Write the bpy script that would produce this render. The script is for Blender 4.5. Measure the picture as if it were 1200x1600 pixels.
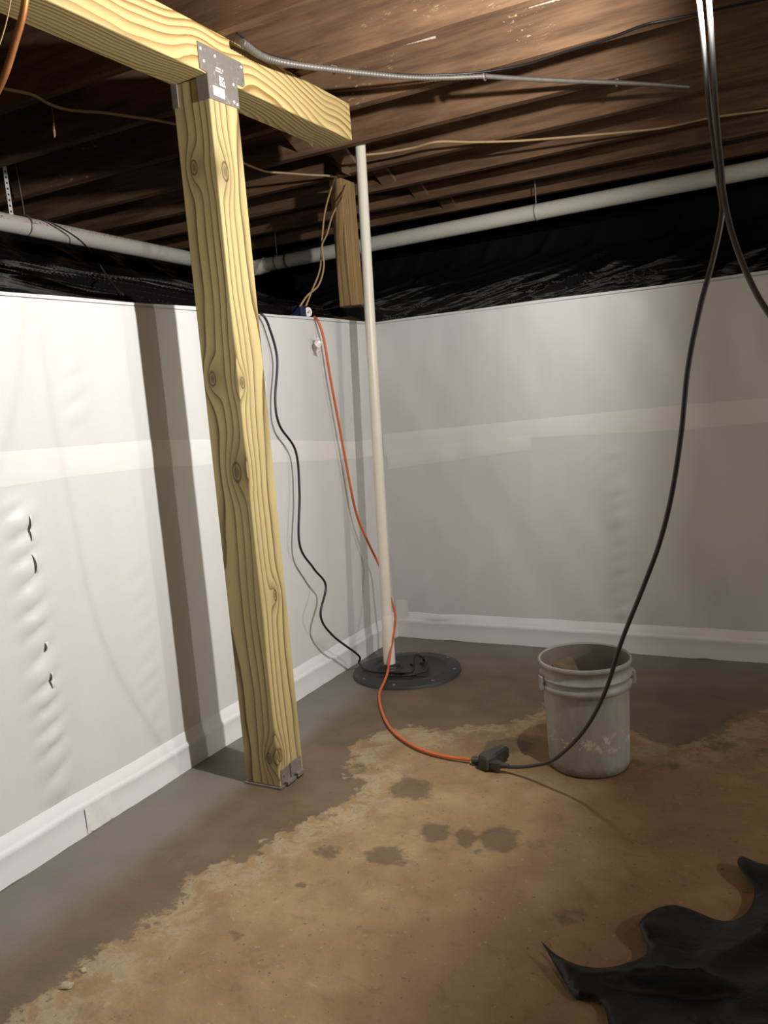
import bpy, bmesh, math, random
import numpy as np
from mathutils import Vector, Matrix, noise
from mathutils.geometry import delaunay_2d_cdt

random.seed(7)
scene = bpy.context.scene
for o in list(bpy.data.objects):
    bpy.data.objects.remove(o)
COL = scene.collection

# ------------------------------------------------------------------ camera
CAM_H = 1.27
F_PX = 1299.5                      # focal length in pixels of the 1200x1600 frame
PITCH, ROLL, YAW = 0.137325, -0.0804877, -0.498262
def _rot():
    cy, sy = math.cos(YAW), math.sin(YAW)
    m = np.stack([[cy, 0, sy], [-sy, 0, cy], [0, -1, 0]], 1)
    cp, sp = math.cos(PITCH), math.sin(PITCH)
    p = np.array([[1, 0, 0], [0, cp, -sp], [0, sp, cp]])
    cr, sr = math.cos(ROLL), math.sin(ROLL)
    r = np.array([[cr, -sr, 0], [sr, cr, 0], [0, 0, 1]])
    return r @ p @ m
CM = _rot()
CAM = np.array([0, 0, CAM_H])
def ray(p):
    return CM.T @ np.array([(p[0] - 600) / F_PX, (p[1] - 800) / F_PX, 1.0])
def onz(p, z=0.0):
    d = ray(p); return Vector(CAM + d * ((z - CAM_H) / d[2]))
def onx(p, x):
    d = ray(p); return Vector(CAM + d * (x / d[0]))
def ony(p, y):
    d = ray(p); return Vector(CAM + d * (y / d[1]))
camd = bpy.data.cameras.new('camera')
camd.sensor_fit = 'VERTICAL'; camd.sensor_height = 36.0
camd.lens = F_PX * 36.0 / 1600.0
camd.clip_start = 0.02
cam = bpy.data.objects.new('camera', camd); COL.objects.link(cam)
rt, dn, fw = CM.T @ [1, 0, 0], CM.T @ [0, 1, 0], CM.T @ [0, 0, 1]
cam.matrix_world = Matrix(((rt[0], -dn[0], -fw[0], 0), (rt[1], -dn[1], -fw[1], 0), (rt[2], -dn[2], -fw[2], CAM_H), (0, 0, 0, 1)))
scene.camera = cam

# ------------------------------------------------------------------ world, light, exposure
w = bpy.data.worlds.new('world'); scene.world = w; w.use_nodes = True
w.node_tree.nodes['Background'].inputs[0].default_value = (0.9, 0.8, 0.7, 1)
w.node_tree.nodes['Background'].inputs[1].default_value = 0.0
LAMP = Vector((-0.165, 1.945, 2.087))                # the flood light that hangs under the joists
LAMP_DIR = Vector((-1.0, 0.0, -0.02)).normalized()
ld = bpy.data.lights.new('flood_light_offscreen', 'SPOT')
ld.spot_size = math.radians(165); ld.spot_blend = 0.42
ld.shadow_soft_size = 0.024
ld.energy = 205.0; ld.color = (1.0, 0.975, 0.935)
lo = bpy.data.objects.new('flood_light_offscreen', ld); COL.objects.link(lo)
lo.location = LAMP + LAMP_DIR * 0.028
lo.rotation_euler = LAMP_DIR.to_track_quat('-Z', 'Y').to_euler()
BULB = Vector((3.6, 2.52, 2.12))                   # a second lamp at the open side: the paler second shadows of the post and the upright pipe on the left wall meet here
bd = bpy.data.lights.new('far_bulb_offscreen', 'POINT')
bd.shadow_soft_size = 0.03; bd.energy = 140.0; bd.color = (1.0, 0.94, 0.86)
bo = bpy.data.objects.new('far_bulb_offscreen', bd); COL.objects.link(bo); bo.location = BULB - Vector((0.0, 0, 0.11))
scene.view_settings.view_transform = 'Standard'
scene.view_settings.look = 'None'
scene.view_settings.exposure = 0.0
scene.view_settings.gamma = 1.0
scene.view_settings.use_curve_mapping = False

# ------------------------------------------------------------------ node helper
class X:
    """A float or vector socket with arithmetic."""
    nt = None
    def __init__(s, sock): s.s = sock
    @staticmethod
    def m(op, *a):
        n = X.nt.nodes.new('ShaderNodeMath'); n.operation = op
        for i, v in enumerate(a):
            if isinstance(v, X): X.nt.links.new(v.s, n.inputs[i])
            else: n.inputs[i].default_value = v
        return X(n.outputs[0])
    def __add__(s, o): return X.m('ADD', s, o)
    __radd__ = __add__
    def __sub__(s, o): return X.m('SUBTRACT', s, o)
    def __rsub__(s, o): return X.m('SUBTRACT', o, s)
    def __mul__(s, o): return X.m('MULTIPLY', s, o)
    __rmul__ = __mul__
    def __truediv__(s, o): return X.m('DIVIDE', s, o)
    def __pow__(s, o): return X.m('POWER', s, o)
def N(kind, **kw):
    n = X.nt.nodes.new(kind)
    for k, v in kw.items(): setattr(n, k, v)
    return n
def L(a, b): X.nt.links.new(a.s if isinstance(a, X) else a, b)
def combine(x, y, z):
    n = N('ShaderNodeCombineXYZ')
    for i, v in enumerate((x, y, z)):
        if isinstance(v, X): L(v, n.inputs[i])
        else: n.inputs[i].default_value = v
    return n.outputs[0]
def coords():
    n = N('ShaderNodeTexCoord'); sp = N('ShaderNodeSeparateXYZ'); L(n.outputs['Object'], sp.inputs[0])
    return [X(o) for o in sp.outputs], n.outputs['Object']
def tex(vec, scale, detail=3.0, rough=0.5, dist=0.0):
    n = N('ShaderNodeTexNoise'); n.inputs['Scale'].default_value = scale
    n.inputs['Detail'].default_value = detail; n.inputs['Roughness'].default_value = rough
    n.inputs['Distortion'].default_value = dist
    L(vec, n.inputs['Vector']); return X(n.outputs['Fac'])
def step(v, lo, hi):
    n = N('ShaderNodeMapRange'); n.interpolation_type = 'SMOOTHSTEP'
    L(v, n.inputs['Value']); n.inputs['From Min'].default_value = lo; n.inputs['From Max'].default_value = hi
    return X(n.outputs['Result'])
def mix(fac, a, b):
    n = N('ShaderNodeMix', data_type='RGBA')
    if isinstance(fac, X): L(fac, n.inputs['Factor'])
    else: n.inputs['Factor'].default_value = fac
    for v, i in ((a, n.inputs[6]), (b, n.inputs[7])):
        if isinstance(v, tuple): i.default_value = (*v, 1)
        else: L(v, i)
    return n.outputs[2]
def attr(name):
    n = N('ShaderNodeAttribute', attribute_name=name); return X(n.outputs['Fac'])
def material(name, fn, rough=0.6, spec=0.5, metal=0.0, **inputs):
    """fn() -> dict of color / rough / bump (height, strength, distance)"""
    m = bpy.data.materials.new(name); m.use_nodes = True
    X.nt = m.node_tree
    b = m.node_tree.nodes['Principled BSDF']
    b.inputs['Roughness'].default_value = rough
    b.inputs['Specular IOR Level'].default_value = spec
    b.inputs['Metallic'].default_value = metal
    for k, v in inputs.items(): b.inputs[k.replace('_', ' ')].default_value = v
    r = fn()
    c = r['color']
    if isinstance(c, tuple): b.inputs['Base Color'].default_value = (*c, 1)
    else: L(c, b.inputs['Base Color'])
    if 'rough' in r: L(r['rough'], b.inputs['Roughness'])
    if 'metal' in r: L(r['metal'], b.inputs['Metallic'])
    if 'bump' in r:
        h, s, d = r['bump']
        bn = N('ShaderNodeBump'); bn.inputs['Strength'].default_value = s; bn.inputs['Distance'].default_value = d
        L(h, bn.inputs['Height']); L(bn.outputs[0], b.inputs['Normal'])
    return m
def plain(name, col, rough=0.5, spec=0.5, metal=0.0, var=0.15, scale=30.0):
    def fn():
        _, v = coords(); n = tex(v, scale, 4)
        d = tuple(c * (1 - var) for c in col)
        return dict(color=mix(n, d, tuple(min(1, c * (1 + var)) for c in col)), bump=(n, 0.08, 0.002))
    return material(name, fn, rough, spec, metal)

# ------------------------------------------------------------------ mesh helper
def link(name, verts, faces, mat=None, parent=None, smooth=False, origin=None):
    me = bpy.data.meshes.new(name)
    verts = [Vector(v) for v in verts]
    if origin is not None:
        verts = [v - Vector(origin) for v in verts]
    me.from_pydata([tuple(v) for v in verts], [], faces)
    me.validate()
    if mat: me.materials.append(mat)
    if smooth: me.polygons.foreach_set('use_smooth', [True] * len(me.polygons))
    o = bpy.data.objects.new(name, me); COL.objects.link(o)
    if origin is not None: o.location = origin
    if parent is not None:
        o.parent = parent
        if origin is not None: o.location = Vector(origin) - parent.matrix_world_translation if False else Vector(origin) - PARENT_LOC.get(parent.name, Vector())
        else: o.location = -PARENT_LOC.get(parent.name, Vector())
    else:
        PARENT_LOC[o.name] = Vector(origin) if origin is not None else Vector()
    return o
PARENT_LOC = {}
def sub(parent, o):
    """make o (built in world space, origin at world zero) a child of a part"""
    o.parent = parent; return o
def empty(name, loc):
    o = bpy.data.objects.new(name, None); COL.objects.link(o); o.location = loc
    o.empty_display_size = 0.1; PARENT_LOC[o.name] = Vector(loc); return o
def tag(o, label=None, cat=None, group=None, kind=None):
    if label: o['label'] = label
    if cat: o['category'] = cat
    if group: o['group'] = group
    if kind: o['kind'] = kind
    return o
def merge(*parts):
    V, F = [], []
    for v, f in parts:
        b = len(V); V += [Vector(p) for p in v]; F += [[i + b for i in q] for q in f]
    return V, F
def box(a, b, bev=0.0):
    a, b = Vector(a), Vector(b)
    if bev <= 0:
        v = [(x, y, z) for x in (a.x, b.x) for y in (a.y, b.y) for z in (a.z, b.z)]
        return v, [[0, 1, 3, 2], [4, 6, 7, 5], [0, 4, 5, 1], [2, 3, 7, 6], [0, 2, 6, 4], [1, 5, 7, 3]]
    bm = bmesh.new(); bmesh.ops.create_cube(bm, size=1)
    for v in bm.verts: v.co = Vector(((a.x + b.x) / 2 + v.co.x * (b.x - a.x), (a.y + b.y) / 2 + v.co.y * (b.y - a.y), (a.z + b.z) / 2 + v.co.z * (b.z - a.z)))
    bmesh.ops.bevel(bm, geom=bm.edges[:], offset=bev, segments=2, affect='EDGES', profile=0.5)
    bm.verts.index_update()
    r = [v.co.copy() for v in bm.verts], [[v.index for v in f.verts] for f in bm.faces]
    bm.free(); return r
def board(a, b, width, thick, up=(0, 0, 1)):
    """a plank from a to b, width across, thick along its face normal"""
    a, b = Vector(a), Vector(b); d = (b - a).normalized()
    s = d.cross(Vector(up)).normalized(); n = s.cross(d).normalized()
    v = [p + s * (sx * thick / 2) + n * (sn * width / 2) for p in (a, b) for sx in (-1, 1) for sn in (-1, 1)]
    return v, [[0, 1, 3, 2], [4, 6, 7, 5], [0, 4, 5, 1], [2, 3, 7, 6], [0, 2, 6, 4], [1, 5, 7, 3]]
def smooth_path(pts, n=8):
    pts = [Vector(p) for p in pts]; out = []
    P = [pts[0] * 2 - pts[1]] + pts + [pts[-1] * 2 - pts[-2]]
    for i in range(1, len(P) - 2):
        for k in range(n):
            t = k / n
            a, b, c, d = P[i - 1], P[i], P[i + 1], P[i + 2]
            out.append(0.5 * ((2 * b) + (c - a) * t + (2 * a - 5 * b + 4 * c - d) * t * t + (3 * b - a - 3 * c + d) * t ** 3))
    out.append(pts[-1]); return out
def tube(pts, r, seg=10, n=8, smoothp=True, cap=True, prof=None):
    P = smooth_path(pts, n) if smoothp else [Vector(p) for p in pts]
    V, F = [], []; d0 = (P[1] - P[0]).normalized()
    nrm = d0.orthogonal().normalized()
    for i, p in enumerate(P):
        d = ((P[min(i + 1, len(P) - 1)]) - P[max(i - 1, 0)]).normalized()
        nrm = (nrm - d * nrm.dot(d)).normalized(); bn = d.cross(nrm)
        rr = prof(i, len(P)) if prof else (r[i] if isinstance(r, (list, tuple)) else r)
        for k in range(seg):
            a = 2 * math.pi * k / seg
            V.append(p + nrm * (math.cos(a) * rr) + bn * (math.sin(a) * rr))
    for i in range(len(P) - 1):
        for k in range(seg):
            k2 = (k + 1) % seg
            F.append([i * seg + k, i * seg + k2, (i + 1) * seg + k2, (i + 1) * seg + k])
    if cap:
        e = (len(P) - 1) * seg; m = len(V)
        V += [V[k].copy() for k in range(seg)] + [V[e + k].copy() for k in range(seg)]
        F.append([m + k for k in range(seg)][::-1]); F.append([m + seg + k for k in range(seg)])
    return V, F
def lathe(prof, c=(0, 0, 0), seg=64, closed=False):
    c = Vector(c); V, F = [], []
    for r, z in prof:
        for k in range(seg):
            a = 2 * math.pi * k / seg
            V.append(c + Vector((r * math.cos(a), r * math.sin(a), z)))
    for i in range(len(prof) - 1):
        for k in range(seg):
            k2 = (k + 1) % seg
            F.append([i * seg + k, i * seg + k2, (i + 1) * seg + k2, (i + 1) * seg + k])
    if closed:
        F.append([k for k in range(seg)][::-1]); F.append([(len(prof) - 1) * seg + k for k in range(seg)])
    return V, F
def disc(c, n, r, h, seg=12):
    """a flat cylinder on a surface at c, standing out along n"""
    c, n = Vector(c), Vector(n).normalized()
    return tube([c, c + n * h], r, seg, smoothp=False)
def grid(nu, nv, fn):
    V = [fn(i / (nu - 1), j / (nv - 1)) for j in range(nv) for i in range(nu)]
    F = [[j * nu + i, j * nu + i + 1, (j + 1) * nu + i + 1, (j + 1) * nu + i] for j in range(nv - 1) for i in range(nu - 1)]
    return V, F
def nz(*p): return noise.noise(Vector(p))

# ------------------------------------------------------------------ materials
def timber(name, axis, centre, light, dark, knots, freq=62.0, tint=(0.42, 0.40, 0.24), wander=0.05, kbend=0.022, lw=4.0, gain=1.0):
    """treated pine: thin growth ring lines about a wandering pith, bent round knots. axis = length axis of the local space"""
    def fn():
        (x, y, z), v = coords()
        l, a, b = {'z': (z, x, y), 'y': (y, x, z)}[axis]
        n1, n2 = tex(combine(l, 0.3, 0.7), 1.5, 2), tex(combine(l, 7.3, 2.1), 1.3, 2)
        da = a - centre[0] + (n1 - 0.5) * wander
        db = b - centre[1] + (n2 - 0.5) * wander
        r = X.m('SQRT', da * da + db * db)
        ph = r * freq + tex(combine(l * 2.5, a * 10, b * 10), 1.6, 3) * 0.40
        kn = None; edge = None; halo = None
        for (kl, ka, kb, kr) in knots:
            dl, dA, dB = (l - kl) * 0.55, a - ka, b - kb
            d = X.m('SQRT', dl * dl + dA * dA + dB * dB)
            g = X.m('EXPONENT', (d / (kr * 2.0)) ** 2.0 * -1.0)
            ph = ph + g * (freq * kbend)
            core = 1.0 - step(d, kr * 0.3, kr * 0.62)
            rim = (1.0 - step(X.m('ABSOLUTE', d - kr * 0.72), 0.0, kr * 0.2))
            kn = core if kn is None else X.m('MAXIMUM', kn, core)
            edge = rim if edge is None else X.m('MAXIMUM', edge, rim)
            halo = g if halo is None else X.m('MAXIMUM', halo, g)
        fr = X.m('FRACT', ph)
        band = tex(combine(X.m('FLOOR', ph) * 3.7, 0.5, l * 0.4), 1.0, 1)
        late = (fr ** lw) * (1.0 - step(fr, 0.95, 1.0)) * (0.25 + band * 1.5) * gain
        soft = step(fr, 0.2, 1.0) * 0.28 * (1.0 - step(fr, 0.965, 1.0))
        fine = tex(combine(l * 3, a * 260, b * 260), 1.0, 2)
        blot = tex(combine(l * 1.4, a * 6, b * 6), 2.0, 4)
        c = mix(late + soft + (fine - 0.5) * 0.22, light, dark)
        c = mix(step(blot, 0.45, 0.75) * 0.45, c, tint)
        if kn is not None:
            c = mix(halo * 0.35, c, tuple(q * 0.8 for q in dark))
            c = mix(edge * 0.8, c, tuple(q * 0.35 for q in dark))
            c = mix(kn * 0.6, c, tuple(q * 0.6 for q in dark))
        return dict(color=c, bump=(late * 0.5 + fine * 0.3, 0.2, 0.002))
    return material(name, fn, 0.62, 0.3)

def old_wood(name, base, dark, stripes=(), flakes=0.0):
    """dusty brown joist wood, grain along x; stripes are chalk / scraped marks with a place of their own (x0,z0,x1,z1)"""
    def fn():
        (x, y, z), v = coords()
        oi = N('ShaderNodeObjectInfo'); rnd = X(oi.outputs['Random'])
        sv = combine(x * 1.2 + rnd * 40.0, y * 14, z * 16)
        g = tex(sv, 2.2, 6, 0.62, 0.4)
        blot = tex(combine(x * 1.5 + rnd * 17.0, y * 4, z * 6), 1.6, 4, 0.6)
        fine = tex(combine(x * 6 + rnd * 7.0, y * 180, z * 180), 1.0, 3)
        c = mix(step(g, 0.28, 0.72), base, dark)
        c = mix(step(blot, 0.45, 0.7) * 0.55, c, tuple(q * 1.35 for q in base))
        c = mix((fine - 0.4) * 0.5, c, tuple(q * 0.55 for q in dark))
        for (x0, z0, x1, z1, wd) in stripes:
            dx, dz = x1 - x0, z1 - z0; ln = math.hypot(dx, dz)
            t = ((x - x0) * dx + (z - z0) * dz) / (ln * ln)
            d = X.m('ABSOLUTE', ((x - x0) * dz - (z - z0) * dx) / ln) + (tex(v, 90, 3) - 0.5) * wd * 1.1
            mk = (1.0 - step(d, wd * 0.35, wd)) * step(t, 0.0, 0.04) * (1.0 - step(t, 0.96, 1.0))
            c = mix(mk * 0.85, c, (0.72, 0.64, 0.52))
        if flakes:
            fl = step(tex(combine(x * 14, y * 30, z * 40), 2.4, 5, 0.7), 0.60, 0.66) * step(tex(combine(x, y, z * 2), 2.4, 2), 0.52, 0.62)
            c = mix(fl * flakes, c, (0.68, 0.56, 0.30))
        return dict(color=c, bump=(g * 0.6 + fine * 0.4, 0.35, 0.004))
    return material(name, fn, 0.8, 0.2)

M = {}
PX, PY = -1.699, 2.185           # post centre
def knot_r(p, r): q = onx(p, PX + .07); return (q.z, .07, q.y - PY, r)
def knot_l(p, r): q = ony(p, PY - .07); return (q.z, q.x - PX, -.07, r)
M['post'] = timber('treated_pine_post', 'z', (-0.085, 0.085), (0.455, 0.365, 0.170), (0.13, 0.082, 0.030),
    [knot_r((352, 268), .021), knot_r((379, 598), .013), knot_r((430, 930), .013), knot_r((437, 1180), .017),
     knot_l((303, 262), .016), knot_l((332, 592), .017), knot_l((370, 738), .023), knot_l((420, 1185), .014)], freq=66, tint=(0.28, 0.25, 0.125), lw=6.0, gain=1.2, wander=0.036)
M['beam'] = timber('treated_pine_beam', 'y', (-0.10, -0.06), (0.53, 0.415, 0.19), (0.235, 0.135, 0.042), [(-1.0, 0.07, 0.09, .013)], freq=70, wander=0.16, tint=(0.40, 0.295, 0.125), lw=2.2, gain=1.0)
M['post_old'] = timber('brown_pine_prop', 'z', (0.05, 0.0), (0.46, 0.30, 0.14), (0.24, 0.14, 0.06), [], freq=60, tint=(0.22, 0.14, 0.07))
M['joist'] = old_wood('joist_wood', (0.205, 0.118, 0.066), (0.10, 0.056, 0.031))
M['subfloor'] = old_wood('subfloor_wood', (0.20, 0.13, 0.075), (0.10, 0.06, 0.035))
M['bridging'] = old_wood('bridging_wood', (0.24, 0.15, 0.09), (0.13, 0.08, 0.045))
M['block'] = old_wood('block_wood', (0.40, 0.22, 0.11), (0.22, 0.12, 0.06))
M['pvc'] = plain('white_pvc', (0.80, 0.76, 0.65), 0.35, 0.5, var=0.06, scale=8)
M['black_rubber'] = plain('black_rubber', (0.012, 0.012, 0.013), 0.42, 0.5)
M['grey_rubber'] = plain('worn_black_plug', (0.05, 0.045, 0.038), 0.55, 0.4)
M['black_cord'] = plain('black_cord', (0.010, 0.010, 0.011), 0.38, 0.5)
M['lamp_cord'] = plain('dusty_black_cord', (0.045, 0.042, 0.04), 0.45, 0.5)
M['orange'] = plain('orange_cord', (0.62, 0.13, 0.035), 0.45, 0.5, var=0.2, scale=20)
M['beige'] = plain('beige_cable', (0.42, 0.29, 0.15), 0.6, 0.3)
M['galv'] = None
M['tape'] = plain('white_seam_tape', (0.765, 0.76, 0.735), 0.35, 0.5, var=0.03, scale=14)
M['label'] = plain('white_label', (0.85, 0.83, 0.80), 0.5)
M['blue_box'] = plain('dark_blue_plastic', (0.015, 0.022, 0.06), 0.4)
M['copper'] = plain('tarnished_copper', (0.36, 0.15, 0.05), 0.45, 0.5, 0.6, var=0.5, scale=18)
M['lens'] = bpy.data.materials.new('lamp_lens'); M['lens'].use_nodes = True
_b = M['lens'].node_tree.nodes['Principled BSDF']
_b.inputs['Emission Color'].default_value = (1, 0.93, 0.82, 1); _b.inputs['Emission Strength'].default_value = 30
M['housing'] = plain('lamp_housing', (0.03, 0.03, 0.032), 0.5)
M['foundation'] = plain('grey_foundation', (0.24, 0.22, 0.20), 0.85, 0.2)
def _galv():
    _, v = coords()
    n = tex(v, 55, 5, 0.7); s = tex(v, 320, 2)
    sc = step(tex(v, 38, 6, 0.75, 1.5), 0.60, 0.66)
    return dict(color=mix(sc * 0.8, mix(n, (0.20, 0.18, 0.165), (0.34, 0.31, 0.285)), (0.62, 0.58, 0.52)), bump=(s, 0.15, 0.001))
M['galv'] = material('galvanised_steel', _galv, 0.45, 0.5, 0.55)
def _conduit():
    _, v = coords(); n = tex(v, 40, 4)
    return dict(color=mix(n, (0.11, 0.10, 0.085), (0.19, 0.17, 0.145)), bump=(n, 0.1, 0.001))
M['conduit'] = material('dusty_metal_conduit', _conduit, 0.5, 0.5, 0.35)
def _liner():
    (x, y, z), v = coords()
    sc = X.m('SINE', (x + y + z) * 420.0) * X.m('SINE', (x + y - z) * 420.0)
    streak = tex(combine(x * 5, y * 5, z * 0.5), 2.0, 4)
    n = tex(v, 7, 4)
    c = mix(streak, (0.625, 0.63, 0.62), (0.695, 0.697, 0.685))
    return dict(color=c, bump=(sc * 0.12 + n, 0.10, 0.004))
M['liner'] = material('white_vapour_barrier', _liner, 0.42, 0.45)
def _base():
    (x, y, z), v = coords(); n = tex(v, 9, 4)
    d = step(tex(combine(x * 1.0, y * 1.0, z * 3), 14, 5, 0.7), 0.62, 0.75) * (1.0 - step(z, 0.0, 0.03))
    return dict(color=mix(d * 0.8, mix(n, (0.73, 0.74, 0.745), (0.79, 0.80, 0.80)), (0.30, 0.26, 0.20)), bump=(n, 0.2, 0.006))
M['baseboard'] = material('white_base_strip', _base, 0.4, 0.5)
def _poly():
    (x, y, z), v = coords()
    a = tex(combine(x + y * 0.6, (y - x * 0.6) * 4.0, z * 2.0), 3.0, 3, 0.5, 0.5); b = tex(v, 2.5, 2)
    return dict(color=mix(b, (0.008, 0.008, 0.010), (0.017, 0.017, 0.020)), bump=(a, 0.25, 0.02), rough=step(b, 0.3, 0.7) * 0.08 + 0.10)
M['poly'] = material('black_polyethylene', _poly, 0.2, 0.5)
def _sheet():
    _, v = coords(); a = tex(v, 9, 4, 0.55, 0.6); b = tex(v, 130, 3)
    return dict(color=mix(a, (0.005, 0.0045, 0.005), (0.011, 0.0095, 0.010)), bump=(a + b * 0.05, 0.3, 0.02), rough=step(a, 0.3, 0.7) * 0.2 + 0.34)
M['sheet'] = material('black_rubber_sheet', _sheet, 0.4, 0.28)
def _lid():
    _, v = coords(); a = tex(v, 7, 5, 0.6); b = tex(v, 120, 3)
    mud = step(tex(v, 11, 6, 0.65), 0.60, 0.70)
    return dict(color=mix(mud * 0.5, mix(a, (0.018, 0.019, 0.021), (0.040, 0.041, 0.043)), (0.10, 0.085, 0.06)), bump=(b, 0.1, 0.001))
M['lid'] = material('black_sump_lid', _lid, 0.5, 0.45)
def _bucket():
    (x, y, z), v = coords()
    a = tex(combine(x * 3, y * 3, z), 5, 5, 0.6); b = tex(v, 50, 4)
    c = mix(step(a, 0.3, 0.75), (0.29, 0.28, 0.255), (0.39, 0.38, 0.35))
    resid = step(tex(v, 34, 5, 0.7), 0.54, 0.58) * step(z, 0.075, 0.10) * (1.0 - step(z, 0.135, 0.155))
    c = mix(resid * 0.8, c, (0.66, 0.61, 0.50))
    dirt = (1.0 - step(z + (b - 0.5) * 0.05, 0.0, 0.035))
    c = mix(dirt * 0.75, c, (0.11, 0.085, 0.06))
    return dict(color=c, bump=(b, 0.1, 0.002))
M['bucket'] = material('dirty_white_bucket', _bucket, 0.5, 0.4)
M['bucket_in'] = plain('brown_bucket_inside', (0.20, 0.175, 0.14), 0.75, 0.3, var=0.4, scale=14)  # inner wall coloured darker and browner than the outer one
M['scrap'] = old_wood('scrap_board', (0.18, 0.14, 0.095), (0.10, 0.075, 0.05))
def _pipe_print():
    (x, y, z), v = coords()
    n = tex(v, 8, 3); band = (1.0 - step(X.m('ABSOLUTE', z - 0.012), 0.006, 0.009))
    dash = step(tex(combine(x, y * 60, z * 60), 1.6, 2), 0.52, 0.56) * step(tex(combine(x, y * 3, 0.0), 1.5, 1), 0.42, 0.5)
    scr = step(tex(combine(x * 20, y * 30, z * 40), 2, 5, 0.7), 0.68, 0.71)
    c = mix(n, (0.66, 0.62, 0.55), (0.76, 0.72, 0.65))
    c = mix(band * dash * 0.8, c, (0.42, 0.10, 0.06))
    return dict(color=mix(scr * 0.8, c, (0.12, 0.06, 0.04)))
M['pvc_print'] = material('printed_white_pvc', _pipe_print, 0.4, 0.5)
def _floor():
    (x, y, z), v = coords()
    wet0, grey, spot = attr('wet'), attr('patch'), attr('spot')
    n1 = tex(v, 6.5, 6, 0.62); n2 = tex(v, 26, 5, 0.6); n3 = tex(v, 2.2, 3); n4 = tex(v, 120, 3)
    n5 = tex(v, 14, 7, 0.68, 0.6); n6 = tex(v, 48, 4, 0.65)
    wd = wet0 + (n1 - 0.5) * 0.20 + (n2 - 0.5) * 0.10 + (n6 - 0.5) * 0.03
    wet = step(wd, -0.010, 0.014)
    dry = mix(step(n1, 0.30, 0.70), (0.240, 0.157, 0.078), (0.330, 0.230, 0.120))
    dry = mix(step(n3, 0.40, 0.62) * 0.65, dry, (0.200, 0.122, 0.060))
    fringe = (1.0 - step(X.m('ABSOLUTE', wd + 0.05), 0.02, 0.16)) * step(n5, 0.42, 0.60)
    dry = mix(fringe * 0.6, dry, (0.39, 0.33, 0.215))
    dry = mix(step(n5, 0.52, 0.70) * 0.45, dry, (0.135, 0.094, 0.054))
    dry = mix(step(n6, 0.62, 0.70) * 0.35, dry, (0.45, 0.36, 0.22))
    dry = mix(step(tex(v, 58, 3, 0.6), 0.66, 0.71) * 0.75, dry, (0.085, 0.062, 0.042))
    damp = mix(step(n1, 0.3, 0.7), (0.115, 0.082, 0.052), (0.165, 0.115, 0.072))
    damp = mix(step(n5, 0.55, 0.70) * 0.4, damp, (0.075, 0.055, 0.036))
    cem = mix(n1, (0.165, 0.148, 0.125), (0.205, 0.185, 0.158))
    damp = mix(step(grey + (n1 - 0.5) * 0.3, 0.30, 0.70), damp, cem)
    c = mix(wet, dry, damp)
    sp = step(spot + (n2 - 0.5) * 1.1 + (n5 - 0.5) * 1.0, 0.40, 0.72)
    c = mix(sp * 0.70, c, (0.085, 0.062, 0.038))
    rough = 0.82 - wet * 0.30 - sp * 0.15 + (n2 - 0.5) * 0.25
    return dict(color=c, rough=rough, bump=(n2 * 0.6 * (1.0 - wet * 0.7) + n6 * 0.5 * (1.0 - wet * 0.6) + n4 * 0.2, 0.6, 0.008))
M['floor'] = material('damp_concrete', _floor, 0.7, 0.35)

# ------------------------------------------------------------------ the room
XL, YB = -2.057, 3.816           # faces of the two lined walls
XR, YF = 4.4, -2.6
ZW = 1.650                       # top of the white lining
ZJ, JH = 2.402, 0.235            # underside and depth of the joists
BANK, BANKL = 1.78, 2.35         # depth of the ledge behind the back and the left knee wall
ZC = ZJ + JH

# floor: fine where the camera looks, coarse elsewhere
def axis_lines(a, b, lo, hi, fine, coarse):
    s = list(np.arange(a, lo, coarse)) + list(np.arange(lo, hi, fine)) + list(np.arange(hi, b, coarse)) + [b]
    return np.array(s)
gx = axis_lines(XL - 0.1, XR + .1, XL - 0.1, 0.75, 0.016, 0.3)
gy = axis_lines(YF - .1, YB + 0.1, 0.6, YB + 0.1, 0.016, 0.3)
GX, GY = np.meshgrid(gx, gy)
dry_px = [(20, 1600), (75, 1545), (130, 1510), (200, 1462), (262, 1415), (300, 1372), (345, 1350), (405, 1330), (412, 1312), (470, 1290), (550, 1246), (566, 1222), (548, 1205),
          (538, 1188), (556, 1165), (585, 1146), (640, 1132), (690, 1140), (735, 1128), (790, 1133), (835, 1112), (862, 1098), (930, 1110), (985, 1142), (1030, 1160),
          (1075, 1168), (1120, 1150), (1150, 1122), (1200, 1105)]
poly = [onz(p)[:2] for p in dry_px] + [(4.2, 3.0), (4.2, -2.0), (-1.3, -2.0), (-1.15, 0.6)]
poly = np.array([tuple(p) for p in poly])
P = np.stack([GX.ravel(), GY.ravel()], 1)
dist = np.full(len(P), 9.0); inside = np.zeros(len(P), bool)
for i in range(len(poly)):
    a, b = poly[i], poly[(i + 1) % len(poly)]
    ab = b - a; t = np.clip(((P - a) @ ab) / (ab @ ab), 0, 1)
    dist = np.minimum(dist, np.linalg.norm(P - a - t[:, None] * ab, axis=1))
    c = ((a[1] > P[:, 1]) != (b[1] > P[:, 1]))
    with np.errstate(divide='ignore', invalid='ignore'):
        inside ^= c & (P[:, 0] < (b[0] - a[0]) * (P[:, 1] - a[1]) / (b[1] - a[1]) + a[0])
wet = np.where(inside, -dist, dist)
patch = np.clip(1.15 - (P[:, 0] - XL) / 0.42, 0, 1)
patch = np.maximum(patch, np.clip(0.72 - (YB - P[:, 1]) / 1.3, 0, 0.62))
spot = np.zeros(len(P))
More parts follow.
